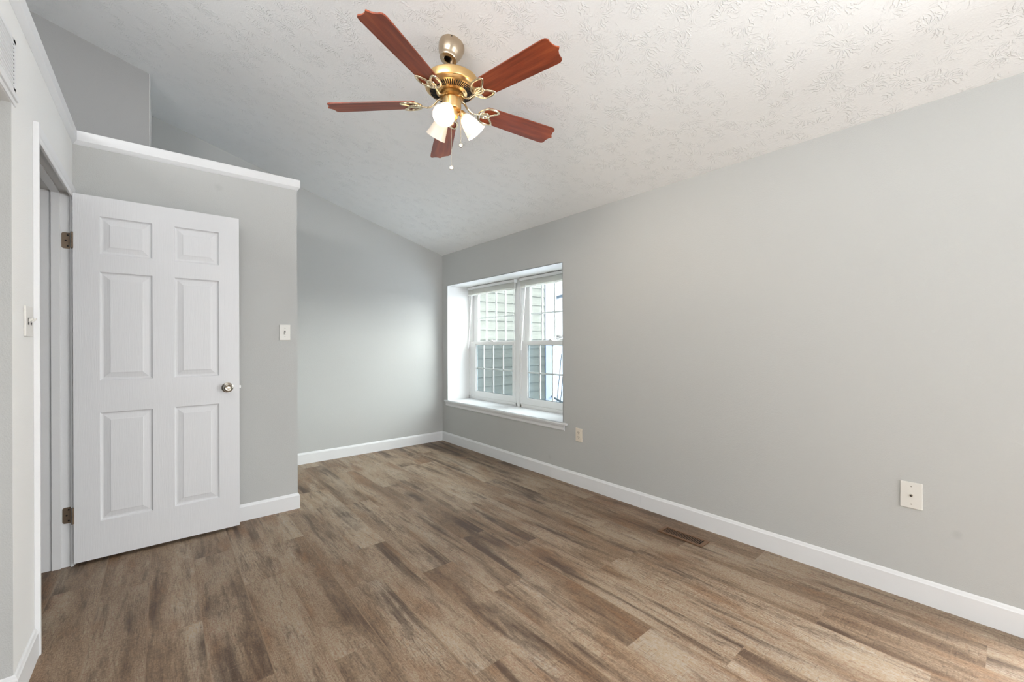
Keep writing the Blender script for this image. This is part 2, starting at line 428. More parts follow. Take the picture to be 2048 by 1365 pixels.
LZ = 2.435                                          # top of the plant shelf
XP = .775                                           # right end of the divider wall
TH = .115
DY0, DY1, DZ = 2.470, 3.336, 2.075                  # doorway in the left wall (rough opening)
CY0, CY1, CZ = .55, 2.155, 2.032                    # nearer opening in the left wall
wallbox('wall_divider', [(XL - TH, XP, YP, YP + TH, 0, 2.40), (XP - TH, XP, YP + TH, YF, 0, 2.40)], 'grey divider wall behind the open door')
wallbox('wall_left', [(XL - TH, XL, DY1 + .018, YP, 0, 2.40), (XL - TH, XL, DY0, DY1 + .018, DZ, 2.40), (XL - TH, XL, CY1, DY0, 0, 2.40),
                      (XL - TH, XL, CY0, CY1, CZ, 2.40), (XL - TH, XL, YB, CY0, 0, 2.40)], 'left wall with two doorways', 'whitewall')
struct(MB().box(3.09, 3.11, SY0, SY1, SZ0, SZ1).build('sun_block_panel', 'whitewall'), 'unseen white panel added to keep the sun out of the side opening', 'window')  # added behind the camera to stop sun coming through this opening
# hall ceiling / plant shelf deck
wallbox('trim_1', [(XO, XL, YB, YF, 2.38, LZ - .001), (XL, XP - .002, YP + .002, YF, 2.38, LZ - .001)], 'white plant shelf deck above the lower walls', 'white', 'plant shelf')
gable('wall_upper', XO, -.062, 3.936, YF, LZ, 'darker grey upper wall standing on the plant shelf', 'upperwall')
struct(MB().prism([(3.9365, LZ), (YF, LZ), (YF, ceil_z(-.06)), (3.9365, ceil_z(-.06))], lambda p, s: ((-.0615, -.0585)[s], p[0], p[1])).build('wall_upper_end', 'whitewall'), 'end face of the upper wall, whitened for the light on it', 'wall')  # brighter light on this face is put into its colour
struct(MB().box(XL - TH, XL - .0005, CY1 - .003, CY1 - .0002, 0, CZ).build('wall_return', 'wall'), 'grey end face of the left wall beside the nearest opening', 'wall')
# hall back walls closing what lies behind the two openings
wallbox('wall_hall', [(XO, XL - TH, 3.5, 3.6, 0, 2.38), (XO, XL - TH, 2.28, 2.36, 0, 2.38)], 'grey walls of the hall behind the doorway')

# shelf edge trim: fascia with a cove below, profile (out, z)
prof = [(0, LZ), (.019, LZ), (.019, LZ - .054), (.016, LZ - .058), (.008, LZ - .068), (.001, LZ - .075), (0, LZ - .075)]
b = MB()
def mit(p, s):  # along divider wall from left corner (mitred) to its right end
    return (XL + p[0] if s == 0 else XP + p[0], YP - p[0], p[1])
b.prism(prof, mit)
b.prism(prof, lambda p, s: (XP + p[0], YP - p[0] if s == 0 else YF, p[1]))
struct(b.build('trim_2', 'white'), 'white fascia trim along the top of the divider wall', 'trim')
b = MB(); b.prism(prof, lambda p, s: (XL + p[0], YB if s == 0 else YP - p[0], p[1]))
struct(b.build('trim_3', 'white'), 'white fascia trim along the top of the left wall', 'trim')

# baseboards, profile (out, z)
bp = [(0, 0), (.012, 0), (.012, .096), (.009, .101), (.006, .109), (.002, .114), (0, .114)]
b = MB()
for ya, yb_ in ((YB, 1.7755), (1.7768, 2.6978)): b.prism(bp, lambda p, s: (XR - p[0], (ya, yb_)[s], p[1]))
b.prism(bp, lambda p, s: (XR - p[0], 2.6991 if s == 0 else YF - p[0], p[1]))
struct(b.build('baseboard_right', 'white'), 'long white baseboard along the right wall', 'baseboard')
struct(MB().prism(bp, lambda p, s: (XP if s == 0 else XR - p[0], YF - p[0], p[1])).build('baseboard_far', 'white'), 'white baseboard along the far wall', 'baseboard')
b = MB(); b.prism(bp, lambda p, s: (XL + .012 if s == 0 else XP + p[0], YP - p[0], p[1])); b.prism(bp, lambda p, s: (XP + p[0], YP - p[0] if s == 0 else YF - .012, p[1]))
struct(b.build('baseboard_divider', 'white'), 'white baseboard wrapping the end of the divider wall', 'baseboard')
b = MB(); b.prism(bp, lambda p, s: (XL + p[0], CY1 - p[0] if s == 0 else 2.4515, p[1])); b.prism(bp, lambda p, s: (XL - TH if s == 0 else XL + p[0], CY1 - p[0], p[1]))
struct(b.build('baseboard_left', 'white'), 'short white baseboard wrapping the end of the left wall', 'baseboard')
b = MB(); b.prism(bp, lambda p, s: (XL + p[0], YB if s == 0 else CY0, p[1]))
struct(b.build('baseboard_left', 'white'), 'white baseboard behind the camera on the left wall', 'baseboard')

# ------------------------------------------------------------------ doorway: jamb, stop, casing
b = MB(); j = .018
b.box(XL - TH, XL + .004, DY1, DY1 + j, 0, DZ)                         # far jamb
b.box(XL - TH, XL + .004, DY0 - .003, DY0 + .0, 0, DZ)                 # near jamb
b.box(XL - TH, XL + .004, DY0, DY1, 2.057, DZ)                         # head jamb
b.box(-.458, -.422, DY1 - .011, DY1, .0, 2.057, .002)                  # stops
b.box(-.458, -.422, DY0, DY1 - .011, 2.046, 2.057, .002)
struct(b.build('trim_4', 'white'), 'white door jamb with stop around the left doorway', 'door jamb')
# casing, stepped profile: (distance from opening, proud of wall)
cp = [(0, 0), (0, .009), (.006, .011), (.020, .011), (.026, .014), (.044, .017), (.056, .017), (.060, .012), (.060, 0)]
b = MB(); CI = 2.036; CYR = 3.322
b.prism(cp, lambda p, s: (XL + p[1], CYR + p[0], 0 if s == 0 else CI + p[0]))
b.prism(cp, lambda p, s: (XL + p[1] - .0002, 2.4555 if s == 0 else CYR + p[0], CI + p[0]))
b.box(XL, XL + .017, 2.4535, 2.468, 0, CI + .060, .0015)
struct(b.build('trim_5', 'white'), 'white moulded casing around the left doorway', 'door casing')
sp = empty('strike_plate', (XL + .006, 2.4715, .935)); tag(sp, 'small metal strike plate lip on the near door jamb', 'strike plate')
MB().box(-.03, .0045, -.001, .0006, -.028, .028, .0004).build('plate', 'nickel', sp)
MB().tube([(.004, .0, z / 1000) for z in range(-12, 13, 4)], .0035, 8).build('lip', 'nickel', sp, smooth=True)
# header trim of the nearer opening
b = MB(); b.box(XL, XL + .010, CY0, 2.193, 2.050, 2.071, .002); b.box(XL, XL + .004, CY0, 2.19, 2.0330, 2.050)
struct(b.build('trim_6', 'white'), 'narrow white header strip above the nearest left opening', 'trim')

# ------------------------------------------------------------------ six panel door, open against the divider wall
door = empty('door_1', (-.372, 3.305, .019)); struct(door, 'white six-panel door standing open in front of the divider wall', 'door')
DW, DH, DT = .769, 2.035, .035
cols = [(.105, .331), (.433, .658)]; rows = [(.207, .817), (.998, 1.612), (1.713, 1.925)]
def door_face(bm, y, sgn):
    xs = [0, cols[0][0], cols[0][1], cols[1][0], cols[1][1], DW]; zs = [0, rows[0][0], rows[0][1], rows[1][0], rows[1][1], rows[2][0], rows[2][1], DH]
    V = {}
    def v(x, z, d=0.0):
        key = (round(x, 5), round(z, 5), round(d, 5))
        if key not in V: V[key] = bm.verts.new((x, y + sgn * d, z))
        return V[key]
    for i in range(5):
        for jj in range(7):
            x0, x1, z0, z1 = xs[i], xs[i + 1], zs[jj], zs[jj + 1]
            if i in (1, 3) and jj in (1, 3, 5):
                ringsd = [(0, 0), (.004, .0065), (.009, .0095), (.016, .0095), (.040, .0035), (.044, .0018)]
                prev = None
                for ins, d in ringsd:
                    cur = [v(x0 + ins, z0 + ins, d), v(x1 - ins, z0 + ins, d), v(x1 - ins, z1 - ins, d), v(x0 + ins, z1 - ins, d)]
                    if prev:
                        for q in range(4): bm.faces.new((prev[q], prev[(q + 1) % 4], cur[(q + 1) % 4], cur[q]))
                    prev = cur
                bm.faces.new(prev)
            else: bm.faces.new((v(x0, z0), v(x1, z0), v(x1, z1), v(x0, z1)))
b = MB(); door_face(b.bm, 0, 1); door_face(b.bm, DT, -1)
e = .0005
for q in (((0, 0), (DW, 0)), ((DW, 0), (DW, DH)), ((DW, DH), (0, DH)), ((0, DH), (0, 0))):
    (xa, za), (xb, zb) = q
    b.bm.faces.new([b.bm.verts.new(c) for c in ((xa, 0, za), (xb, 0, zb), (xb, DT, zb), (xa, DT, za))])
bmesh.ops.remove_doubles(b.bm, verts=b.bm.verts[:], dist=1e-5)
b.build('door_slab', 'door', door)
# knob with rosette: axis along -y
R = Matrix.Translation((.703, 0, .918)) @ Matrix.Rotation(PI / 2, 4, 'X')
kb = MB().lathe([(0, .0), (.0325, .0), (.0325, .003), (.029, .006), (.019, .009), (.0125, .012), (.0115, .024), (.0165, .031), (.0245, .038), (.0265, .047), (.0245, .056), (.019, .0595), (.0165, .058), (.011, .0575), (.009, .0600), (0, .0605)], 40, R).build('door_knob', 'nickel', door, smooth=True)
MB().lathe([(0, .0606), (.0022, .0606), (.0022, .0612), (0, .0612)], 12, R).build('key_hole', 'dark', kb)
MB().lathe([(0, -.0), (.0016, 0), (.0016, .0068), (0, .0068)], 10, Matrix.Translation((.703 - .024, 0, .918)) @ Matrix.Rotation(PI / 2, 4, 'X')).build('pin_hole', 'dark', kb)
R2 = Matrix.Translation((.703, DT, .918)) @ Matrix.Rotation(-PI / 2, 4, 'X')
MB().lathe([(0, .0), (.0325, .0), (.0325, .003), (.029, .006), (.0125, .012), (.0115, .020), (.0245, .028), (.0265, .037), (.0245, .044), (0, .048)], 32, R2).build('rear_knob', 'nickel', door, smooth=True)
MB().box(DW - .001, DW + .0008, .005, .030, .89, .946, .0004).box(DW, DW + .011, .012, .026, .909, .927, .003).build('latch', 'vinyl', door)
# hinges
for hz in (.264, 1.774):
    h = MB()
    h.tube([(-.0025, -.005, hz - .044 + t * .0888 / 8) for t in range(9)], .0052, 10)
    hg = h.build('hinge', 'hinge', door, smooth=True)
    # leaf on the jamb: rounded plate
    pts = []
    for cx, cz, a0 in ((-.036, .034, 90), (-.036, -.034, 180)):
        for a in range(0, 91, 15):
            t = math.radians(a0 + a); pts.append((cx + .010 * math.cos(t), cz + .010 * math.sin(t)))
    pts = [(-.001, .044)] + pts + [(-.001, -.044)]
    MB().prism(pts, lambda p, s: (p[0], (.0288, .031)[s], hz + p[1])).build('hinge_leaf', 'hinge', hg)
    for dx, dz in ((-.022, .030), (-.030, 0), (-.022, -.030)):
        MB().lathe([(0, 0), (.0042, 0), (.0042, .0009), (0, .0012)], 12, Matrix.Translation((dx, .0288, hz + dz)) @ Matrix.Rotation(PI / 2, 4, 'X')).build('screw', 'dark', hg)

# ------------------------------------------------------------------ windows in the deep recess of the right wall
# white reveal lining, stool and apron
SI = .517
b = MB()
b.box(XR, 3.12, WY1 - .0005, WY1 + .004, SI, WZ1); b.box(XR, 3.12, WY0 - .004, WY0 + .0005, SI, WZ1); b.box(XR, 3.12, WY0, WY1, WZ1 - .0005, WZ1 + .004)
struct(b.build('trim_7', 'reveal'), 'white plastered reveal lining the window recess', 'window reveal')
b = MB()
b.box(2.705, 3.12, WY0 + .001, WY1 - .001, .4975, SI, .0)
b.box(2.698, 2.7245, 2.508, 4.561, .4975, SI, .006, 3)
b.prism([(0, .4975), (.019, .4975), (.019, .490), (.012, .482), (.009, .470), (.009, .452), (.004, .445), (0, .445)], lambda p, s: (XR - p[0], (2.545, 4.547)[s], p[1]))
struct(b.build('trim_8', 'white'), 'white window stool and moulded apron under the recess', 'window sill')

def window_unit(name, y0, y1, label, glassL, glassR, mun_lo, mun_hi, hz_lo, hz_hi):
    """double hung unit filling y0..y1 ; glassL/R = lower pane edges (low y, high y)"""
    root = empty(name, (3.06, (y0 + y1) / 2, SI)); struct(root, label, 'window')
    def P(bb, nm, mat, par=root, **kw):
        for v in bb.bm.verts: v.co -= Vector((3.06, (y0 + y1) / 2, SI))
        return bb.build(nm, mat, par, **kw)
    # outer frame
    f = MB(); X0, X1 = 3.045, 3.135
    f.box(X0, X1, y0, y0 + .022, SI, WZ1, .002); f.box(X0, X1, y1 - .022, y1, SI, WZ1, .002)
    f.box(X0, X1, y0, y1, WZ1 - .03, WZ1, .002); f.box(X0, X1, y0, y1, SI, .552, .002)
    f.box(X0 + .008, X1, y0 + .02, y0 + .034, SI, WZ1, .001); f.box(X0 + .008, X1, y1 - .034, y1 - .02, SI, WZ1, .001)
    P(f, 'window_frame', 'vinyl')
    def sash(nm, X0, X1, z0, z1, gz0, gz1, gy0, gy1, muns, hz, screen):
        a = MB(); s0, s1 = y0 + .034, y1 - .034
        a.box(X0, X1, s0, gy0, z0, z1, .002); a.box(X0, X1, gy1, s1, z0, z1, .002)
        a.box(X0, X1, gy0 - .001, gy1 + .001, z0, gz0, .002); a.box(X0, X1, gy0 - .001, gy1 + .001, gz1, z1, .002)
        # glazing bead
        d = .006
        a.box(X0 + .007, X1 - .004, gy0, gy0 + d, gz0, gz1); a.box(X0 + .007, X1 - .004, gy1 - d, gy1, gz0, gz1)
        a.box(X0 + .007, X1 - .004, gy0, gy1, gz0, gz0 + d); a.box(X0 + .007, X1 - .004, gy0, gy1, gz1 - d, gz1)
        so = P(a, nm, 'vinyl')
        xm = (X0 + X1) / 2 + .004
        g = MB(); g.box(xm - .009, xm - .006, gy0, gy1, gz0, gz1); g.box(xm + .006, xm + .009, gy0, gy1, gz0, gz1)
        P(g, 'pane', 'glass', so)
        m = MB()
        for y in muns: m.box(xm - .004, xm + .004, y - .008, y + .008, gz0, gz1)
        m.box(xm - .0038, xm + .0042, gy0, gy1, hz - .008, hz + .008)
        P(m, 'muntins', 'vinyl', so)
        k_ = MB()
        t = .0025
        k_.box(xm - .0055, xm + .0055, gy0, gy1, gz0 + d, gz0 + d + t * 1.6); k_.box(xm - .0055, xm + .0055, gy0, gy1, gz1 - d - t, gz1 - d)
        k_.box(xm - .0055, xm + .0055, gy0 + d, gy0 + d + t, gz0, gz1); k_.box(xm - .0055, xm + .0055, gy1 - d - t, gy1 - d, gz0, gz1)
        P(k_, 'gasket', 'gasket', so)
        return so
    sash('upper_sash', 3.092, 3.126, 1.215, WZ1 - .03, 1.245, WZ1 - .075, glassL, glassR, mun_hi, hz_hi, False)
    lo = sash('lower_sash', 3.052, 3.088, .552, 1.243, .615, 1.205, glassL, glassR, mun_lo, hz_lo, True)
    lk = MB(); ym = (y0 + y1) / 2; lk.box(3.050, 3.085, ym - .03, ym + .03, 1.243, 1.252, .003); lk.box(3.045, 3.058, ym - .012, ym + .02, 1.252, 1.262, .003)
    P(lk, 'sash_lock', 'vinyl', lo)
    s = MB(); s.box(3.134, 3.1345, y0 + .02, y1 - .02, .55, 1.23); P(s, 'insect_screen', 'screen')
    return root
window_unit('window_1', 3.563, 4.513, 'left half of the recessed double-hung window pair, beside the far wall', 3.655, 4.385, (4.231, 4.038, 3.847), (4.228, 4.030, 3.850), .907, 1.540)
window_unit('window_2', 2.566, 3.515, 'right half of the recessed double-hung window pair, partly cut off by the wall', 2.66, 3.405, (3.223, 3.034, 2.847), (3.228, 3.034, 2.842), .900, 1.542)
struct(MB().box(3.038, 3.135, 3.515, 3.563, SI, WZ1, .002).build('trim_9', 'vinyl'), 'white mullion between the two window units', 'mullion')

# blinds pulled up
def blind(y0, y1, label, wtop, wbot, clip):
    root = empty('window_blind', (3.01, (y0 + y1) / 2, 1.82)); tag(root, label, 'blind', 'raised blinds in the window recess')
    O = Vector((3.01, (y0 + y1) / 2, 1.82))
    def P(bb, nm, mat, par=root, **kw):
        for v in bb.bm.verts: v.co -= O
        return bb.build(nm, mat, par, **kw)
    a = MB(); a.box(2.990, 3.030, y0, y1, 1.896, 1.928, .003); P(a, 'headrail', 'vinyl')
    s = MB(); n = 12
    for i in range(n):
        z = 1.893 - i * .0044
        s.box(2.996 + .0015 * (i % 2), 3.022, y0 + .006, y1 - .006 + .001 * (i % 3), z - .0036, z, .0)
    P(s, 'slats', 'slat')
    r = MB(); r.box(2.994, 3.024, y0 + .004, y1 - .004, 1.822, 1.838, .003); P(r, 'bottom_rail', 'slat')
    c = MB()
    for y in (y1 - .11, y0 + .15):
        c = MB(); c.box(2.9935, 2.9945, y - .012, y - .008, 1.835, 1.897); c.box(2.9935, 2.9945, y + .008, y + .012, 1.835, 1.897); c.box(2.9935, 2.9945, y - .012, y + .012, 1.855, 1.858)
        c.box(2.9935, 2.9945, y - .012, y + .012, 1.875, 1.878); P(c, 'ladder_cord', 'slat')
    wv = MB(); wv.tube([Vector((2.986, wtop[0], wtop[1] + .06)), Vector((2.984, *wtop)), Vector((2.980, (wtop[0] + wbot[0]) / 2, (wtop[1] + wbot[1]) / 2)), Vector((2.976, *wbot))], [.003, .004, .0045, .0045], 8)
    P(wv, 'tilt_wand', 'vinyl', smooth=True)
    for ya in (y0 - .008, y1): P(MB().box(2.984, 3.032, ya, ya + .008, 1.892, 1.931, .002), 'end_bracket', 'vinyl')
    return root
bl1 = blind(3.545, 4.462, 'raised white mini blind in the left window, next to the far wall', (4.362, 1.80), (4.428, 1.158), 1)
bl2 = blind(2.60, 3.452, 'raised white mini blind in the right window, its right end behind the wall edge', (3.352, 1.79), (3.418, 1.142), 0)
# lift cord hanging from the left blind down to the sill
c = MB(); O = Vector((3.01, (3.545 + 4.462) / 2, 1.82))
pts = [(2.992, 3.556, 1.84), (2.99, 3.55, 1.5), (2.99, 3.545, 1.0), (2.985, 3.53, .75), (2.975, 3.49, .62), (2.968, 3.455, .545), (2.962, 3.438, .527)]
c.tube([Vector(q) - O for q in pts], .0016, 6); c.build('lift_cord', 'vinyl', bl1)
c = MB(); c.tube([Vector(q) - O for q in ((2.962, 3.440, .528), (2.958, 3.425, .5225), (2.953, 3.405, .5215))], [.003, .005, .006], 8); c.build('cord_tassel', 'plastic', bl1, smooth=True)

# ------------------------------------------------------------------ plates, outlet, switches
def plate_mb(w_, h_, t=.006): return MB().box(-w_ / 2, w_ / 2, -t, 0, -h_ / 2, h_ / 2, .0035, 2)
def screwhead(b, x, z, y=-.006, r=.0028): return b.lathe([(0, 0), (r, 0), (r, .0006), (0, .0010)], 12, Matrix.Translation((x, y, z)) @ Matrix.Rotation(PI / 2, 4, 'X'))
# cable plate on the right wall (local -y faces the room -> rotate so it faces -x)
RX = (0, 0, -PI / 2)
cp_ = empty('cable_wall_plate', (XR, .317, .494), RX); tag(cp_, 'white wall plate with a black cable jack low on the right wall', 'wall plate')
plate_mb(.078, .124).build('plate', 'plastic', cp_)
for z in (.042, -.042): screwhead(MB(), 0, z).build('screw', 'screw', cp_)
jk = MB().lathe([(0, .0), (.0062, 0), (.0062, .002), (.0048, .002), (.0048, .009), (.0030, .0092), (0, .0092)], 12, Matrix.Translation((0, -.006, 0)) @ Matrix.Rotation(PI / 2, 4, 'X')).build('cable_jack', 'nickel', cp_)
MB().lathe([(0, .0093), (.0034, .0093), (.0034, .0096), (0, .0096)], 12, Matrix.Translation((0, -.006, 0)) @ Matrix.Rotation(PI / 2, 4, 'X')).build('jack_opening', 'dark', jk)
# duplex outlet
ou = empty('wall_outlet', (XR, 2.378, .438), RX); tag(ou, 'almond duplex electrical outlet below the right end of the window sill', 'outlet')
plate_mb(.072, .114).build('plate', 'beige', ou)
for z in (.0195, -.0195):
    r_ = MB(); r_.lathe([(0, .0), (.0168, 0), (.0168, .0012), (.016, .0018), (0, .0018)], 24, Matrix.Translation((0, -.006, z)) @ Matrix.Rotation(PI / 2, 4, 'X') @ Matrix.Diagonal((1, .82, 1, 1)))
    rc = r_.build('receptacle', 'beige', ou)
    d = MB(); d.box(-.0078, -.0048, -.0085, -.0070, z - .001, z + .009); d.box(.0048, .0078, -.0085, -.0070, z - .001, z + .008)
    d.lathe([(0, 0), (.0028, 0), (.0028, .0006), (0, .0006)], 10, Matrix.Translation((0, -.0078, z - .0075)) @ Matrix.Rotation(PI / 2, 4, 'X')); d.build('slots', 'dark', rc)
s = MB(); screwhead(s, 0, 0); s.build('screw', 'screw', ou)
# single toggle switch on the divider wall
def toggle(root, x, up):
    t = MB(); t.box(x - .005, x + .005, -.0068, -.0055, -.012, .012)
    tc = t.build('toggle_slot', 'plastic', root)
    a = MB(); dz = .010 if up else -.010
    a.prism([(-.006, -.005), (-.006, .005), (-.019, .004 + dz), (-.019, -.003 + dz)], lambda p, s_: (x + (-.0042, .0042)[s_], p[0], p[1])); a.build('toggle', 'plastic', tc)
    g_ = MB(); g_.box(x - .0055, x - .0045, -.0072, -.0060, -.0125, .0125); g_.box(x - .0055, x + .0055, -.0072, -.006, -.0132, -.0122)
    g_.box(x - .0045, x + .0045, -.0071, -.0062, (-.011 if up else .004), (-.004 if up else .011)); g_.build('slot_shadow_gap', 'dark', tc)
sw = empty('light_switch', (.692, YP, 1.304)); tag(sw, 'white single toggle switch near the end of the divider wall, right of the door', 'light switch')
plate_mb(.071, .115).build('plate', 'plastic', sw); toggle(sw, 0, False)
for z in (.030, -.030): screwhead(MB(), 0, z).build('screw', 'screw', sw)
sw2 = empty('light_switch', (XL, 2.362, 1.308), (0, 0, PI / 2)); tag(sw2, 'white double toggle switch on the left wall beside the doorway casing', 'light switch')
plate_mb(.116, .114).build('plate', 'plastic', sw2); toggle(sw2, -.023, True); toggle(sw2, .023, True)
# return air grille above the nearer opening
gr = empty('air_grille', (XL, 1.94, 2.168), (0, 0, PI / 2)); tag(gr, 'white louvred air grille high on the left wall above the nearest opening', 'air grille')
g_ = MB(); W2, H2 = .25, .09
g_.box(-W2, W2, -.004, 0, .076, H2, .001); g_.box(-W2, W2, -.004, 0, -H2, -.076, .001); g_.box(-W2, -W2 + .028, -.004, 0, -H2, H2, .001); g_.box(W2 - .028, W2, -.004, 0, -H2, H2, .001)
g_.build('frame', 'white', gr)
MB().box(-W2 + .02, W2 - .02, -.0012, -.0002, -.074, .074).build('backing', 'dark', gr)
for i in range(12):
    z = -.0715 + i * .0131
    l_ = MB(); l_.prism([(-.0015, z - .0045), (-.0042, z - .0030), (-.0042, z + .0030), (-.0015, z + .0062)], lambda p, s_: (((-1, 1)[s_]) * (W2 - .027), p[0], p[1])); lv = l_.build('louvre', 'white', gr)
    MB().box(W2 - .0295, W2 - .0262, -.0047, -.0038, z + .0052, z + .0086).build('slot_end', 'dark', lv)
# floor register
A1, A2 = Vector((2.467, 1.486, 0)), Vector((2.452, 1.196, 0))
vr = empty('floor_register', (2.514, 1.343, 0), (0, 0, 0)); tag(vr, 'brown metal floor register with dark slots near the right baseboard', 'floor register')
v_ = MB(); W2, L2 = .054, .146
fr = [(-W2, -L2), (W2, L2)]
v_.box(-W2, -.034, -L2, L2, .0008, .0065, .002); v_.box(.034, W2, -L2, L2, .0008, .0065, .002); v_.box(-.036, .036, -L2, -.122, .0008, .0062, .002); v_.box(-.036, .036, .122, L2, .0008, .0062, .002)
for i in range(1, 22):
    y = -.122 + .244 * i / 22
    v_.box(-.036, .036, y - .0019, y + .0019, .0046, .0056)
v_.build('grate', 'vent', vr)
MB().box(-.036, .036, -.123, .123, .0003, .0010).build('duct_opening', 'dark', vr)

# ------------------------------------------------------------------ ceiling fan
FX, FY, FZ = 1.166, 1.880, 2.472
fan = empty('ceiling_fan', (FX, FY, FZ)); tag(fan, 'five-blade ceiling fan with cherry blades, brass motor and three lit glass shades', 'ceiling fan')
# canopy follows the slope of the ceiling
nrm = Vector((SLOPE, 0, 1)).normalized()
rim = Vector((1.172, 1.885, ceil_z(1.172)))
rotm = Vector((0, 0, 1)).rotation_difference(nrm).to_matrix().to_4x4()
CM = Matrix.Translation(rim - Vector((FX, FY, FZ))) @ rotm
MB().lathe([(0, -.001), (.066, -.001), (.0675, -.006), (.0665, -.020), (.063, -.038), (.056, -.058), (.049, -.070), (.047, -.076), (.0465, -.084), (.043, -.089), (.024, -.090), (.0215, -.088), (.0205, -.060), (0, -.058)], 48, CM).build('canopy', 'canopy', fan, smooth=True)
MB().lathe([(0, -.059), (.020, -.0595), (.020, -.0605), (0, -.0605)], 24, CM).build('canopy_hole', 'dark', fan)
MB().lathe([(0, 0), (.003, 0), (.003, .002), (0, .002)], 10, CM @ Matrix.Translation((-.035, -.0555, -.009)) @ Matrix.Rotation(math.radians(238) , 4, 'Z') @ Matrix.Rotation(PI / 2, 4, 'Y')).build('canopy_screw', 'dark', fan)
MB().lathe([(0, .27), (.0105, .27), (.0105, .125), (.016, .124), (.018, .118), (0, .118)], 24).build('downrod', 'canopy', fan, smooth=True)
# motor housing
MB().lathe([(0, .122), (.030, .123), (.118, .122), (.132, .120), (.1375, .114), (.1375, .080), (.1355, .076), (.130, .0745), (.127, .070), (.122, .0635), (.118, .0605), (.075, .052), (.070, .050), (.064, .046), (0, .046)], 64).build('motor_housing', 'brass', fan, smooth=True)
s = MB()
for i in range(60):
    a = 2 * PI * i / 60; r0, r1 = .080, .1135
    z0 = .0530 - .0004; z1 = .0597 - .0004
    ca, sa = math.cos(a), math.sin(a); hw = .0026
    P4 = [Vector((r * ca - q * sa, r * sa + q * ca, z)) for r, q, z in ((r0, -hw, z0), (r1, -hw, z1), (r1, hw, z1), (r0, hw, z0))]
    lo_ = [s.bm.verts.new(p - Vector((0, 0, .0016))) for p in P4]; hi_ = [s.bm.verts.new(p + Vector((0, 0, .003))) for p in P4]
    s.bm.faces.new(lo_)
    for q in range(4): s.bm.faces.new((lo_[q], lo_[(q + 1) % 4], hi_[(q + 1) % 4], hi_[q]))
s.build('vent_slots', 'dark', fan)
MB().lathe([(0, .047), (.058, .047), (.063, .042), (.063, .030), (.056, .022), (.050, .019), (0, .019)], 48).build('flywheel', 'brassdark', fan, smooth=True)
MB().lathe([(0, .020), (.0485, .020), (.0485, -.030), (.046, -.036), (.036, -.040), (0, -.040)], 48).build('switch_housing', 'brass', fan, smooth=True)
MB().lathe([(0, -.038), (.030, -.038), (.033, -.046), (.033, -.066), (.027, -.080), (.016, -.088), (.008, -.092), (.007, -.098), (.0095, -.104), (.006, -.112), (0, -.114)], 40).build('light_fitter', 'brass', fan, smooth=True)

# blades and their scroll brackets
half = [(.186, .0), (.186, .040), (.190, .049), (.198, .054), (.30, .058), (.45, .0635), (.60, .0675), (.618, .0675), (.629, .0655), (.637, .060), (.640, .053), (.6395, .040), (.642, .028), (.648, .014), (.660, .002)]
outl = half[1:] + [(x, -y) for x, y in half[:0:-1]]
def blade_mesh():
    b = MB(); b.prism(outl, lambda p, s: (p[0], p[1], (.003, -.003)[s])); return b
def smooth_path(P, n=6, closed=False):
    P = [Vector(p) for p in P]; N = len(P); out = []
    rng = range(N) if closed else range(N - 1)
    for i in rng:
        p0 = P[i - 1] if (closed or i > 0) else P[i]; p1 = P[i]; p2 = P[(i + 1) % N]; p3 = P[(i + 2) % N] if (closed or i + 2 < N) else P[i + 1]
        for k_ in range(n):
            t = k_ / n; out.append(.5 * ((2 * p1) + (p2 - p0) * t + (2 * p0 - 5 * p1 + 4 * p2 - p3) * t * t + (3 * p1 - p0 - 3 * p2 + p3) * t ** 3))
    if not closed: out.append(P[-1])
    return out
PITCH = math.radians(12.5)
def bracket_mesh():
    b = MB(); Rp = Matrix.Rotation(-PITCH, 4, 'X')
    arm = smooth_path([(.050, 0, .026), (.072, 0, .020), (.095, 0, -.004), (.122, 0, -.017), (.148, 0, -.014), (.168, 0, -.0085)])
    b.tube(arm, [.0085 - .0035 * min(1, i / len(arm) * 1.3) for i in range(len(arm))], 10, flat=.7)
    zz = -.0075
    for sg in (1, -1):
        leaf = smooth_path([Rp @ Vector(q) for q in ((.160, 0, zz), (.172, sg * .034, zz), (.198, sg * .053, zz), (.232, sg * .056, zz), (.258, sg * .048, zz), (.244, sg * .028, zz), (.220, sg * .010, zz), (.190, sg * .004, zz))], 6, True)
        b.tube(leaf, .0060, 8, True, flat=.75)
    ring = [Rp @ Vector((.196 + .024 * math.cos(t * PI / 12), .018 * math.sin(t * PI / 12), zz - .001)) for t in range(24)]
    b.tube(ring, .0052, 8, True, flat=.75)
    return b
PH = 3.651
bl0 = blade_mesh().build('blade', 'blade', fan); br0 = bracket_mesh().build('blade_bracket', 'scroll', fan, smooth=True)
for k_ in range(5):
    a = PH + k_ * 2 * PI / 5
    o = bl0 if k_ == 0 else bl0.copy(); q = br0 if k_ == 0 else br0.copy()
    if k_: COL.objects.link(o); COL.objects.link(q)
    o.matrix_parent_inverse = q.matrix_parent_inverse = Matrix.Identity(4); o.parent = q.parent = fan
    o.rotation_mode = q.rotation_mode = 'XYZ'
    # positive (counter-clockwise) edge lower
    o.rotation_euler = (Matrix.Rotation(a, 3, 'Z') @ Matrix.Rotation(-PITCH, 3, 'X')).to_euler(); q.rotation_euler = (0, 0, a)

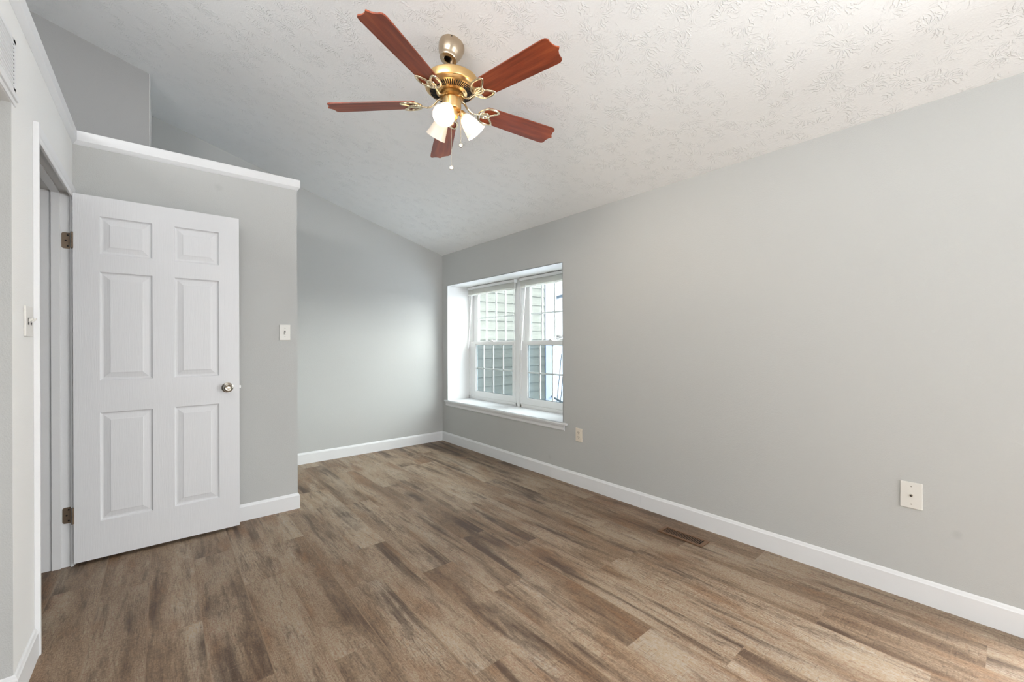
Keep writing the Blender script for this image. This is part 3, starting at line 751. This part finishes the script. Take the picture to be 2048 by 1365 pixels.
# three lamp arms with bell shades, turned towards right (camera) frame
fw = Vector((math.sin(YAW), math.cos(YAW), 0)); rt = Vector((math.cos(YAW), -math.sin(YAW), 0))
lampdirs = []
for i, (deg, mt) in enumerate(((-10, 'glow'), (110, 'glow'), (-130, 'glow2'))):
    t = math.radians(deg); d = rt * math.sin(t) - fw * math.cos(t)
    neck = d * .050 + Vector((0, 0, -.040)); ax = (d * .080 + Vector((0, 0, -.092))).normalized()
    arm = MB().tube(smooth_path([d * .026 + Vector((0, 0, -.052)), d * .040 + Vector((0, 0, -.046)), d * .050 + Vector((0, 0, -.040)) + ax * .004]), .008, 10)
    q = Vector((0, 0, 1)).rotation_difference(ax).to_matrix().to_4x4(); Lm = Matrix.Translation(neck) @ q
    arm.lathe([(0, -.008), (.012, -.008), (.0165, -.002), (.0185, .008), (.0185, .020), (.023, .024), (.023, .028), (0, .028)], 24, Lm)
    la = arm.build('lamp_arm', 'brass', fan, smooth=True)
    L = .124
    pr = [(.018, .016), (.0215, .020), (.026, .026), (.033, .040), (.039, .058), (.0435, .078), (.0475, .098), (.0520, .114), (.0550, L)]
    inn = [(r - .0022, z) for r, z in reversed(pr)]
    sh = MB().lathe(pr + inn, 40, Lm).build('glass_shade', mt, la, smooth=True)
    MB().lathe([(0, .028), (.012, .029), (.013, .040), (.018, .052), (.0215, .066), (.0205, .080), (.013, .092), (0, .096)], 20, Lm).build('bulb', 'bulb' if i < 2 else 'bulb2', la, smooth=True)

# pull chains
def chain(dr, dfw, ztop, zbot, zthick, name='pull_chain'):
    p = rt * dr + fw * dfw
    b = MB()
    z = ztop
    b.tube([p + Vector((0, 0, ztop)), p + Vector((0, 0, zbot))], .0010, 6)
    while z > zbot:
        r = .0021 if z > zthick else .0016
        q = bmesh.ops.create_icosphere(b.bm, subdivisions=1, radius=r)
        for v in q['verts']: v.co += p + Vector((0, 0, z))
        z -= .0042
    c = b.build(name, 'chain', fan)
    b = MB(); Rm = Matrix.Translation(p + Vector((0, 0, zbot - .011))) @ Matrix.Rotation(-YAW, 4, 'Z') @ Matrix.Rotation(PI / 2, 4, 'X')
    b.lathe([(0, -.0032), (.0095, -.0032), (.0118, 0), (.0095, .0032), (.0075, .0032), (.0068, .0020), (0, .0018)], 24, Rm)
    b.build('pendant', 'nickel', c, smooth=True)
chain(.004, -.050, -.005, -.345, -.18)
chain(.047, -.004, .0, -.210, -.06)

# ------------------------------------------------------------------ outdoors beyond the window
YS = 4.78
# lap siding wall of the neighbouring wing: profile in (y, z) extruded along x
b = MB(); z0, ex = 1.22 + (1.4191 - 1.22) * YS / 5.0 - .139 * YS / 5 * 18, .139 * YS / 5.0
n = 40
for i in range(n):
    za = z0 + i * ex
    b.prism([(0, za), (-.016, za), (-.003, za + ex + .004), (0, za + ex + .004)], lambda p, s: ((3.12, 4.655)[s], YS + p[0], p[1]))
b.box(3.12, 4.70, YS, YS + .12, z0, z0 + n * ex)
struct(b.build('wall_exterior', 'siding'), 'grey-green lap siding wall seen through the window', 'siding wall')
b = MB(); b.box(4.668, 4.85, YS - .022, YS + .13, z0, z0 + n * ex, .004)
struct(b.build('trim_10', 'corner'), 'pale corner board at the end of the siding wall', 'corner board')
b = MB(); b.box(4.654, 4.669, YS - .006, YS + .01, z0, z0 + n * ex)
struct(b.build('trim_11', 'roofdark'), 'dark channel between siding and corner board', 'trim')

# snowy ground, sloping up into the distance
bm = bmesh.new(); gx, gy = 40, 40; grid = {}
for i in range(gx + 1):
    for jj in range(gy + 1):
        x = 3.6 + i * .6; y = -6 + jj * .8
        d = math.hypot(x, y)
        z = -.9 + max(0, d - 7) * .11 + .12 * math.sin(x * 1.3 + y * .7) + random.uniform(-.03, .03)
        grid[i, jj] = bm.verts.new((x, y, z))
for i in range(gx):
    for jj in range(gy): bm.faces.new((grid[i, jj], grid[i + 1, jj], grid[i + 1, jj + 1], grid[i, jj + 1]))
me = bpy.data.meshes.new('ground'); bm.to_mesh(me); bm.free(); me.materials.append(M['snow'])
for p_ in me.polygons: p_.use_smooth = True
g_ = bpy.data.objects.new('ground', me); COL.objects.link(g_); struct(g_, 'snow covered ground rising outside the window', 'snowy ground')
def along(px, z_c, zz): # point on the view direction of column px at depth z_c (used only to place outdoor things)
    t = (px - 1024) / F_PX; v = fw * z_c + rt * (t * z_c); return Vector((v.x, v.y, zz))
# neighbouring white house with an overhanging eave
c0 = along(1118, 14, 0)
nh = empty('neighbour_house', (c0.x, c0.y, -.6)); tag(nh, 'white neighbouring house with snowy eave seen at the right edge of the window', 'house')
nh.rotation_euler = (0, 0, -YAW)
b = MB(); b.box(-.13, 5, 0, 4, 0, 3.35); b.build('wall', 'outwhite', nh)
b = MB(); b.prism([(-.42, 3.42), (.30, 3.64), (6, 5.4), (6, 5.2), (.3, 3.46), (-.42, 3.24)], lambda p, s: (p[0], (-.5, 4.4)[s], p[1])); b.build('roof', 'snow', nh)
b = MB(); b.prism([(-.44, 3.24), (.30, 3.46), (6, 5.2), (6, 5.12), (.30, 3.39), (-.44, 3.17)], lambda p, s: (p[0], (-.52, 4.3)[s], p[1])); b.build('eave_board', 'roofdark', nh)
# frosted bush
c1 = along(1119, 9.2, 0)
bu = empty('bush', (c1.x, c1.y, .75)); tag(bu, 'leafless frosted bush above dark rocks seen through the right window', 'bush')
b = MB()
for i in range(170):
    a = random.uniform(0, 2 * PI); el = random.uniform(.25, 1.5); L = random.uniform(.35, .78)
    p0 = Vector((random.uniform(-.12, .12), random.uniform(-.12, .12), 0)); dd = Vector((math.cos(a) * math.cos(el), math.sin(a) * math.cos(el), math.sin(el)))
    pts = [p0, p0 + dd * L * .4 + Vector((0, 0, .03)), p0 + dd * L * .75 + Vector((random.uniform(-.05, .05), 0, .04)), p0 + dd * L]
    b.tube(pts, [.012, .009, .006, .003], 4)
b.build('twigs', 'bush', bu)
for i, (px, zc, zz, s_) in enumerate(((1117, 8.3, 1.40, .08), (1123.5, 8.0, 1.29, .11), (1113, 7.7, 1.36, .05))):
    cc = along(px, zc, zz - .05)
    b = MB(); q = bmesh.ops.create_icosphere(b.bm, subdivisions=2, radius=s_)
    for v in q['verts']: v.co = Vector((v.co.x * 1.3, v.co.y, v.co.z * .5)) * random.uniform(.85, 1.1)
    ro = b.build('rock', 'rock', loc=cc); tag(ro, ('dark rock poking out of the snow under the bush', 'larger dark rock at the right edge of the window', 'small dark rock at the left foot of the bush')[i], 'rock', 'rocks in the snow')
# snow bank carrying the bush and rocks
cb = along(1117, 9.0, 0)
bm2 = MB(); q = bmesh.ops.create_icosphere(bm2.bm, subdivisions=4, radius=1)
for v in q['verts']:
    v.co = Vector((v.co.x * 2.6, v.co.y * 1.7, v.co.z * 2.25)) * (1 + .03 * math.sin(v.co.x * 9) * math.cos(v.co.y * 7))
sb = bm2.build('snow_bank', 'snow', loc=(cb.x + .9, cb.y + .2, -.92), smooth=True); struct(sb, 'bank of snow outside the right window', 'snow bank')
# dark rail with wires
ra = empty('deck_rail', along(1100, 6.6, .0)); tag(ra, 'dark rail with thin slanting wires outside the right window', 'rail')
def rl(px, zc, zz): return along(px, zc, zz) - Vector(ra.location)
b = MB(); b.tube([rl(1100, 6.8, .37), rl(1150, 5.9, .28)], .016, 8); b.build('rail', 'roofdark', ra)
for xa, za, xb, zb in ((1111, .12, 1123, 1.05), (1118, .10, 1130, 1.05), (1126, .10, 1138, 1.05)):
    b = MB(); b.tube([rl(xa, 6.5, za), rl(xb, 6.5, zb)], .006, 6); b.build('wire', 'roofdark', ra)
